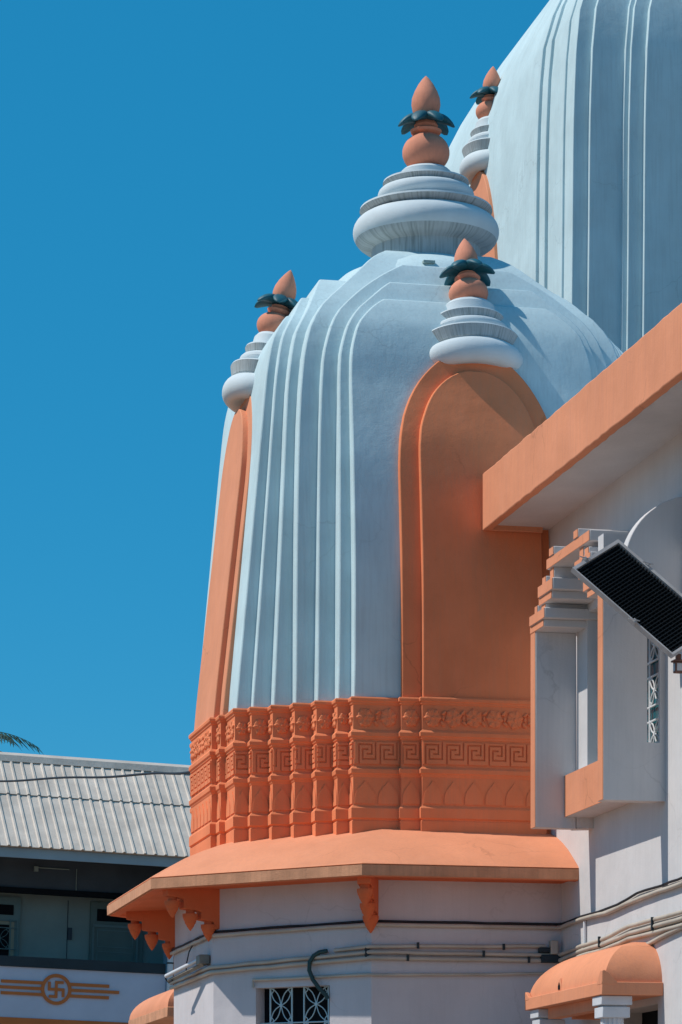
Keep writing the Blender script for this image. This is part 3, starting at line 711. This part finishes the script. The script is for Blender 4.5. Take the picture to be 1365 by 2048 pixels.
run('conduit', wrap(3.765, 3.838, .035, [(.655, -3.0, 3.85), (.655, -3.46, 3.875), (.655, -4.2, 3.88), (.655, -5.0, 3.92), (.655, -5.8, 3.925), (.655, -6.6, 3.93), (.655, -8, 3.93)], a0=1.02), .021, COND, 'lower conduit of the strapped bundle, bent up the hall wall above the porch', 'conduit', G, clips=clips_front(3.84, (-0.85, 0.35)))
run('conduit', [(.655, -2.85, 3.80), (.655, -3.46, 3.83), (.655, -4.2, 3.835), (.655, -5.0, 3.875), (.655, -5.8, 3.87), (.655, -6.6, 3.875), (.655, -8, 3.87)], .019, COND, 'short conduit starting at the junction box and running only on the hall wall', 'conduit', G)
run('conduit', [CP(1.352, 3.60, .025), CP(1.352, 3.675, .025), CP(0.03, 3.68, .025), (-1.18, -2.725, 3.675), (0.0, -2.725, 3.695), (.66, -2.725, 3.72)], .015, COND, 'thin conduit crossing just above the barred window', 'conduit', G)
run('conduit', [(.665, -3.3, 3.62), (.665, -4.2, 3.72), (.665, -5.0, 3.775), (.665, -5.6, 3.79), (.665, -6.2, 3.84), (.665, -7.4, 3.90)], .019, COND, 'lowest conduit on the hall wall, brushing the porch roof', 'conduit', G)
run('white_pipe', [(.672, -3.56, 3.58), (.672, -3.56, 4.15)], .017, WPIPE, 'short upright white pipe on the hall wall between the conduit runs', 'pipe', wob=0)
hz_ = [CP(.485, 3.46, .02), CP(.50, 3.50, .03), CP(.56, 3.56, .05), CP(.63, 3.65, .06), CP(.665, 3.74, .07), CP(.66, 3.82, .07), CP(.62, 3.88, .06), CP(.56, 3.912, .05), CP(.48, 3.922, .04)]
b = MB(); b.tube(hz_, .021, 8); tag(b.build('hose', HOSE, None, sharp=60), 'dark green hose bending from the conduits into the barred window', 'hose')
for (t, zc, hgt) in ((0.03, 3.90, .055),):
    b = MB(); p = Vector(CP(t, zc, .03)); b.box(p.x - .022, p.x + .022, p.y - .022, p.y + .022, zc - hgt, zc + hgt)
    tag(b.build('pipe_strap', DKTAPE, None, bevel=.004), 'dark tape wrapped round the conduits at the middle corner of the base wall', 'strap')
jb = thing('junction_box', 'dark wrapped junction box where conduits meet the hall wall', 'junction box', (.57, -2.74, 3.9))
b = MB(); b.box(-.10, .09, -.05, .035, -.085, -.01); b.box(-.12, -.01, -.045, .03, .01, .06); b.build('box_body', DKTAPE, jb, bevel=.01)
b = MB(); b.box(-.01, .065, -.05, .035, -.005, .13); b.build('box_cover', COND, jb, bevel=.008)

# tube lamp
tl = thing('tube_lamp', 'white fluorescent tube lamp on a rusty bracket by the left corner of the tower base', 'lamp', (-2.56, -1.2, 3.92))
pA, pB = Vector((0, 0, 0)), Vector((-0.17, 1.12, -0.10))
b = MB(); b.tube([pA + Vector((-.03, 0.12, -.005)), pB + Vector((-.03, 0, -.005))], .021, 12); b.build('tube', TUBEM, tl, sharp=50)
b = MB(); b.tube([pA + Vector((0, .0, -.055)), pB + Vector((0, 0, -.055))], .024, 4); b.build('housing', FIT, tl)
b = MB(); b.box(-.055, .05, -.05, .16, -.06, .035); b.build('end_cap', FIT, tl, bevel=.008)
b = MB(); b.tube([pB + Vector((-.03, 0, 0)), pB + Vector((-.03, .05, -.03)), pB + Vector((0, .03, -.07)), pB + Vector((0, -.2, -.06))], .008, 6); b.build('lead', BLACKC, tl)
b = MB(); b.tube([(-2.53, -.35, 4.12), (-2.56, -.30, 4.05), (-2.56, -.15, 3.95), (-2.57, -.18, 3.87)], .007, 6)
tag(b.build('lamp_wire', BLACKC, None), 'loose black wire hanging from the top conduit to the tube lamp', 'wire')

# slatted panel hung at an angle in front of the fins
p1, p2, p3 = Vector((-0.003, -6.813, 7.073)), Vector((-0.464, -7.02, 6.776)), Vector((0.17, -7.536, 5.948))
ex = (p2 - p1); W2 = ex.length; ex.normalize(); ey = (p3 - p2); ey -= ex * ey.dot(ex); L2 = ey.length; ey.normalize(); ez = ex.cross(ey)
if ez.dot(Vector((0, -1, -0.3))) < 0: ez = -ez     # towards the viewer
MP = Matrix((ex.to_4d(), ey.to_4d(), ez.to_4d(), (0, 0, 0, 1))).transposed(); MP.translation = p1
for i in range(3): MP[3][i] = 0
MP[3][3] = 1
pn = thing('slatted_panel', 'black slatted panel in a weathered metal frame, slanting before the bay window', 'light panel', tuple(p1))
RM = MP.to_3x3().to_4x4()
def pnb(mb, name, m, parent=pn, **k): mb.xf(RM); return mb.build(name, m, parent, **k)
b = MB(); b.box(.03, W2 - .03, .03, L2 - .03, -.049, -.040); pnb(b, 'back', BLK)
b = MB(); t_ = .030
b.box(0, t_, 0, L2, -.05, 0.0); b.box(W2 - .012, W2, 0, L2, -.05, 0.0); b.box(t_, W2 - .012, 0, t_, -.05, 0.0); b.box(t_, W2 - .012, L2 - .02, L2, -.05, 0.0)
pnb(b, 'frame', STEEL, bevel=.003)
b = MB()
for k in range(34):
    y = .05 + (L2 - .09) * k / 33; b.box(t_ + .002, W2 - .015, y - .004, y + .004, -.038, -.014)
for k in range(1, 12):
    x = t_ + (W2 - t_ - .015) * k / 12; b.box(x - .0015, x + .0015, .035, L2 - .025, -.037, -.018)
pnb(b, 'slats', SLAT)
for (x, y) in ((0.0, L2 * .30), (W2, L2 * .62), (W2 * .72, 0.0)):
    b = MB(); b.box(x - .018, x + .018, y - .018, y + .018, -.03, .012); b.tube([(x - .03, y + .03, .012), (x + .045, y - .035, .03)], .005, 5); pnb(b, 'clamp', STEEL)
b = MB(); b.tube([(W2 * .5, L2 * .5, -.08), (W2 * .2, L2 * .75, -.35), (W2 * .0, L2 * .95, -.75)], .018, 6); pnb(b, 'arm', RUST)
wlp = thing('wall_lantern', 'small rusty lantern fitting just under the lower end of the slatted panel', 'lantern', (.363, -7.301, 5.93))
b = MB(); b.box(-.035, .035, -.035, .035, -.045, .045); b.build('lantern_body', RUST, wlp, bevel=.005)
b = MB(); b.box(-.037, -.0355, -.022, .022, -.03, .03); b.box(-.022, .022, -.037, -.0355, -.03, .03); b.build('lantern_pane', STEEL, wlp)
b = MB(); b.box(-.05, .05, -.05, .05, .046, .06); b.box(-.02, .02, -.02, .02, .06, .11); b.build('cap', RUST, wlp, bevel=.004)
b = MB(); b.tube([(.04, 0, 0), (.33, .05, 0)], .012, 6); b.build('bracket_arm', RUST, wlp)

# ------------------------------------------------------------------ veranda building on the left
LB = thing('veranda_building', 'low building with a ribbed metal roof and shaded veranda behind the tower, at left', 'building', (0.307, 29.13, 0))
LB.rotation_euler = (0, 0, 0)
LB.matrix_world = Matrix.Translation((0.307, 29.13, 5.5)) @ Matrix.Rotation(R(4.8), 4, 'Z') @ Matrix.Rotation(0.030, 4, 'Y')
def lb(mb, name, m, parent=LB, **k): mb.xf(Matrix.Translation((0, 0, -5.5))); return mb.build(name, m, parent, **k)
# everything below is in facade metres: x right, y back, z up
b = MB(); b.box(-7, 1.60, 0, 0.18, 0, 5.90); lb(b, 'parapet', PARA)
b = MB(); b.box(-7, 1.60, -0.02, -0.003, 4.40, 4.92); lb(b, 'orange_band', EMB)
b = MB(); b.box(-7, 1.58, -0.04, 0.14, 5.905, 6.10); lb(b, 'hand_rail', DKTAPE)
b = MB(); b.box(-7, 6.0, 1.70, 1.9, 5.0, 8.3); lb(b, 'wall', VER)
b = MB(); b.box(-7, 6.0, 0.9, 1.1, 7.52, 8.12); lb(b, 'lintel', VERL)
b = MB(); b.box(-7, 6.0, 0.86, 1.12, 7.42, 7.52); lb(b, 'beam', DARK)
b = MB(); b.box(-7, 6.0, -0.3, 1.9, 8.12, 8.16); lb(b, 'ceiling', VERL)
b = MB(); b.box(-7, 6.0, -0.52, -0.48, 7.945, 8.13); b.box(0.85, 0.865, -0.524, -0.521, 7.945, 8.13); lb(b, 'fascia', FASC)
b = MB(); b.box(1.95, 6.0, 0.0, 1.7, 0, 8.12); b.box(-7, 6, 0.3, 1.7, 5.0, 5.4); lb(b, 'side_wall', PARA)
b = MB(); b.box(1.72, 1.94, -0.05, 0.1, 0, 7.9); lb(b, 'pilaster', EMB)
# ribbed roof, two courses
def roof_course(b, y0, z0, y1, z1, lift, x0=-7.0, x1=4.2, pitch=0.205):
    sl = Vector((0, y1 - y0, z1 - z0)).normalized(); nrm = Vector((0, -sl.z, sl.y))
    prof = []; x = x0
    while x < x1:
        prof += [(x + .004, 0), (x + pitch - .062, 0), (x + pitch - .046, .026), (x + pitch - .012, .026)]; x += pitch
    prof.append((x, 0))
    top0 = [Vector((p, y0, z0)) + nrm * (h + lift) for p, h in prof]; top1 = [Vector((p, y1, z1)) + nrm * (h + lift) for p, h in prof]
    n = len(prof); o = len(b.v); b.v += [tuple(v) for v in top0] + [tuple(v) for v in top1] + [tuple(v - nrm * .012) for v in top0]
    for i in range(n - 1):
        b.f.append((o + i, o + i + 1, o + n + i + 1, o + n + i)); b.m.append(0)
        b.f.append((o + 2 * n + i, o + 2 * n + i + 1, o + i + 1, o + i)); b.m.append(0)
ye, ze, yr, zr = -0.62, 8.15, 1.70, 10.13
ym, zm = ye + (yr - ye) * .58, ze + (zr - ze) * .58
b = MB(); roof_course(b, ye, ze, ym + .06, zm + .05, 0.0); roof_course(b, ym, zm, yr, zr, 0.024)
rf = lb(b, 'roof', ROOFM, sharp=15)
b = MB(); b.prism([(1.55, 10.07), (1.60, 10.20), (1.75, 10.27), (1.90, 10.20), (1.95, 10.05)], 'x', -7.2, 4.25); lb(b, 'ridge_cap', ROOFM, rf)
b = MB(); b.add([(-7, 1.8, 10.15), (4.2, 1.8, 10.15), (4.2, 5.0, 7.8), (-7, 5.0, 7.8)], [(0, 1, 2, 3)]); b.add([(4.2, -.6, 8.1), (4.2, 5, 7.8), (4.2, 1.75, 10.15)], [(0, 1, 2)]); lb(b, 'rear_roof', ROOFM)
# window with shutters and grille
b = MB(); b.box(-2.60, -1.00, 1.62, 1.70, 5.3, 7.40); wf = lb(b, 'window', FRAMEG)
b = MB(); b.box(-2.5, -1.14, 1.60, 1.619, 7.04, 7.24); b.box(-1.60, -1.22, 1.60, 1.619, 5.3, 6.84); lb(b, 'pane', DARK, wf)
b = MB(); b.box(-2.45, -1.63, 1.598, 1.615, 5.3, 6.90); b.box(-1.215, -1.12, 1.598, 1.615, 5.3, 6.90); b.box(-1.60, -1.22, 1.598, 1.615, 6.85, 6.92); lb(b, 'shutter', CURT, wf)
b = MB(); PG = lambda u, z: (u, 1.56, z)
for u in (-1.62, -1.20, -1.06, -2.1): b.tube([PG(u, 5.3), PG(u, 6.95)], .010, 5)
for z in (6.92, 6.78, 6.36, 6.22, 5.75): b.tube([PG(-2.5, z), PG(-1.03, z)], .010, 5)
flower_grille(b, PG, -1.60, -1.22, 6.37, 6.77, .008); flower_grille(b, PG, -1.60, -1.22, 5.80, 6.20, .008)
lb(b, 'window_grille', FRAMEG, wf, sharp=60)
# door
b = MB(); b.box(0.42, 1.50, 1.63, 1.70, 5.2, 7.40); dd = lb(b, 'door', DOORM)
b = MB(); b.box(0.55, 1.36, 1.615, 1.629, 7.02, 7.26); lb(b, 'vent', DARK, dd)
b = MB()
for (z0_, z1_) in ((5.4, 5.95), (6.05, 6.42), (6.50, 6.85)):
    for (xa, xb, za, zb_) in ((.56, .58, z0_, z1_), (1.28, 1.30, z0_, z1_), (.56, 1.30, z0_, z0_ + .02), (.56, 1.30, z1_ - .02, z1_)): b.box(xa, xb, 1.615, 1.629, za, zb_)
b.box(.46, .50, 1.60, 1.629, 5.3, 6.92); b.box(1.36, 1.40, 1.60, 1.629, 5.3, 6.92); b.box(.46, 1.40, 1.60, 1.629, 6.9, 6.95)
lb(b, 'door_panel', FRAMEG, dd)
b = MB(); b.box(-.02, .06, 1.66, 1.70, 6.62, 6.86); b.box(-.06, .0, 1.68, 1.70, 6.15, 6.24); b.tube([(-.03, 1.69, 7.4), (-.03, 1.69, 6.2)], .008, 4); lb(b, 'switch_box', VERL)
b = MB(); b.tube([(-.85, .88, 7.93), (-.2, .88, 7.93)], .012, 5); b.tube([(-.05, .88, 7.95), (-.05, .88, 7.52)], .008, 4); b.box(-.9, -.82, .85, .9, 7.85, 7.95); lb(b, 'strip_light', VER)
# emblem: ring, bars and the four-armed temple sign
em = thing('temple_emblem', 'orange ring emblem with four-armed sign and three side bars on the pale parapet', 'emblem', (0, 0, 0))
em.matrix_world = LB.matrix_world.copy()
b = MB(); cx, cz = -0.575, 5.50
n = 56
def RR(r, y): return [(cx + r * math.cos(2 * math.pi * i / n), y, cz + r * math.sin(2 * math.pi * i / n)) for i in range(n)]
b.loft([RR(.235, -.003), RR(.235, -.028), RR(.30, -.028), RR(.30, -.003)], cap0=False, cap1=False)
def eb(mb, name): mb.xf(Matrix.Translation((0, 0, -5.5))); return mb.build(name, EMB, em)
eb(b, 'ring')
b = MB()
for (dz, xl, xr) in ((.112, -1.66, .47), (0.0, -3.0, .67), (-.112, -1.66, .47)):
    k = math.sqrt(.292 ** 2 - dz * dz) - 0.002
    b.box(xl, cx - k, -.026, -.003, cz + dz - .030, cz + dz + .030); b.box(cx + k, xr, -.026, -.003, cz + dz - .030, cz + dz + .030)
eb(b, 'side_bars')
b = MB(); h = .027; A = .165
rc = [(-h, h, -A, A), (-A, -h, -h, h), (h, A, -h, h), (h, A * .86, A - 2 * h, A), (-A * .86, -h, -A, -A + 2 * h), (A - 2 * h, A, -A * .86, -h), (-A, -A + 2 * h, h, A * .86)]
for x0, x1, z0, z1 in rc: b.box(cx + x0, cx + x1, -.026, -.003, cz + z0, cz + z1)
eb(b, 'sign')
# downpipe
dp = thing('drain_pipe', 'white drain pipe at the right end of the veranda parapet', 'pipe', (0, 0, 0)); dp.matrix_world = LB.matrix_world.copy()
b = MB(); b.tube([(1.66, -.08, 0), (1.66, -.08, 6.25), (1.66, -.08, 8.0)], .062, 14); b.xf(Matrix.Translation((0, 0, -5.5))); b.build('pipe', WPIPE, dp, sharp=50)
b = MB(); b.tube([(1.66, -.08, 6.10), (1.66, -.08, 6.13)], .068, 14); b.xf(Matrix.Translation((0, 0, -5.5))); b.build('pipe_clip', DKTAPE, dp)

# cable over the roof
b = MB(); pts = [Vector(p) for p in ((-4.5, 19.3, 8.12), (-4.113, 17.809, 7.998), (-3.014, 13.48, 7.515), (-2.479, 9.272, 7.04), (-2.128, 5.104, 6.564), (-2.137, 2.037, 6.199), (-2.15, 1.0, 6.10))]
P2 = []
for i in range(len(pts) - 1):
    for k in range(8):
        q = k / 8; P2.append(pts[i].lerp(pts[i + 1], q) + Vector((0, 0, 0.010 * math.sin((i + q) * 5))))
b.tube(P2, .016, 6); tag(b.build('overhead_cable', BLACKC, None), 'black cable sagging across the ribbed metal roof to the tower', 'cable')

# ------------------------------------------------------------------ palm beyond the roof
pc = Vector((-0.967, 47.822, 13.2))
palm = thing('palm_tree', 'palm tree with drooping fronds peeping over the metal roof at the left edge', 'palm', (pc.x, pc.y, -0.45))
b = MB(); b.tube([(0.3, 0, 0), (0.15, 0, 5), (0.0, 0, 10), (0, 0, 13.0)], [.24, .18, .15, .13], 12); b.build('trunk', TRUNK, palm)
b = MB()
for k in range(15):
    a = 2 * math.pi * k / 15 + random.uniform(-.1, .1); el = random.uniform(-.2, .9); L = random.uniform(2.3, 3.0)
    prev = None; pts = []
    for i in range(15):
        q = i / 14; r = L * q * math.cos(el * (1 - q)); z = L * (q * math.sin(el) - q * q * (0.45 + 0.25 * (el + .2)))
        pts.append(Vector((math.cos(a) * r, math.sin(a) * r, 13.1 + z)))
    b.tube(pts, [.022 * (1 - i / 16) for i in range(15)], 4)
    side = Vector((-math.sin(a), math.cos(a), 0))
    for i in range(1, 14):
        for sgn in (-1, 1):
            for sub in (0, .5):
                p = pts[i].lerp(pts[i + 1] if i < 14 else pts[i], sub); d = (pts[i] - pts[i - 1]).normalized()
                l = 0.62 * math.sin(math.pi * (0.12 + 0.85 * i / 14)) ** .6
                tip = p + side * sgn * l * .62 + d * l * .6 + Vector((0, 0, -l * random.uniform(.30, .6)))
                wv = d * .030
                b.add([p - wv, p + wv, p.lerp(tip, .6) + wv * .7, tip, p.lerp(tip, .6) - wv * .7], [(0, 1, 2, 3, 4)])
b.build('crown', LEAF, palm)
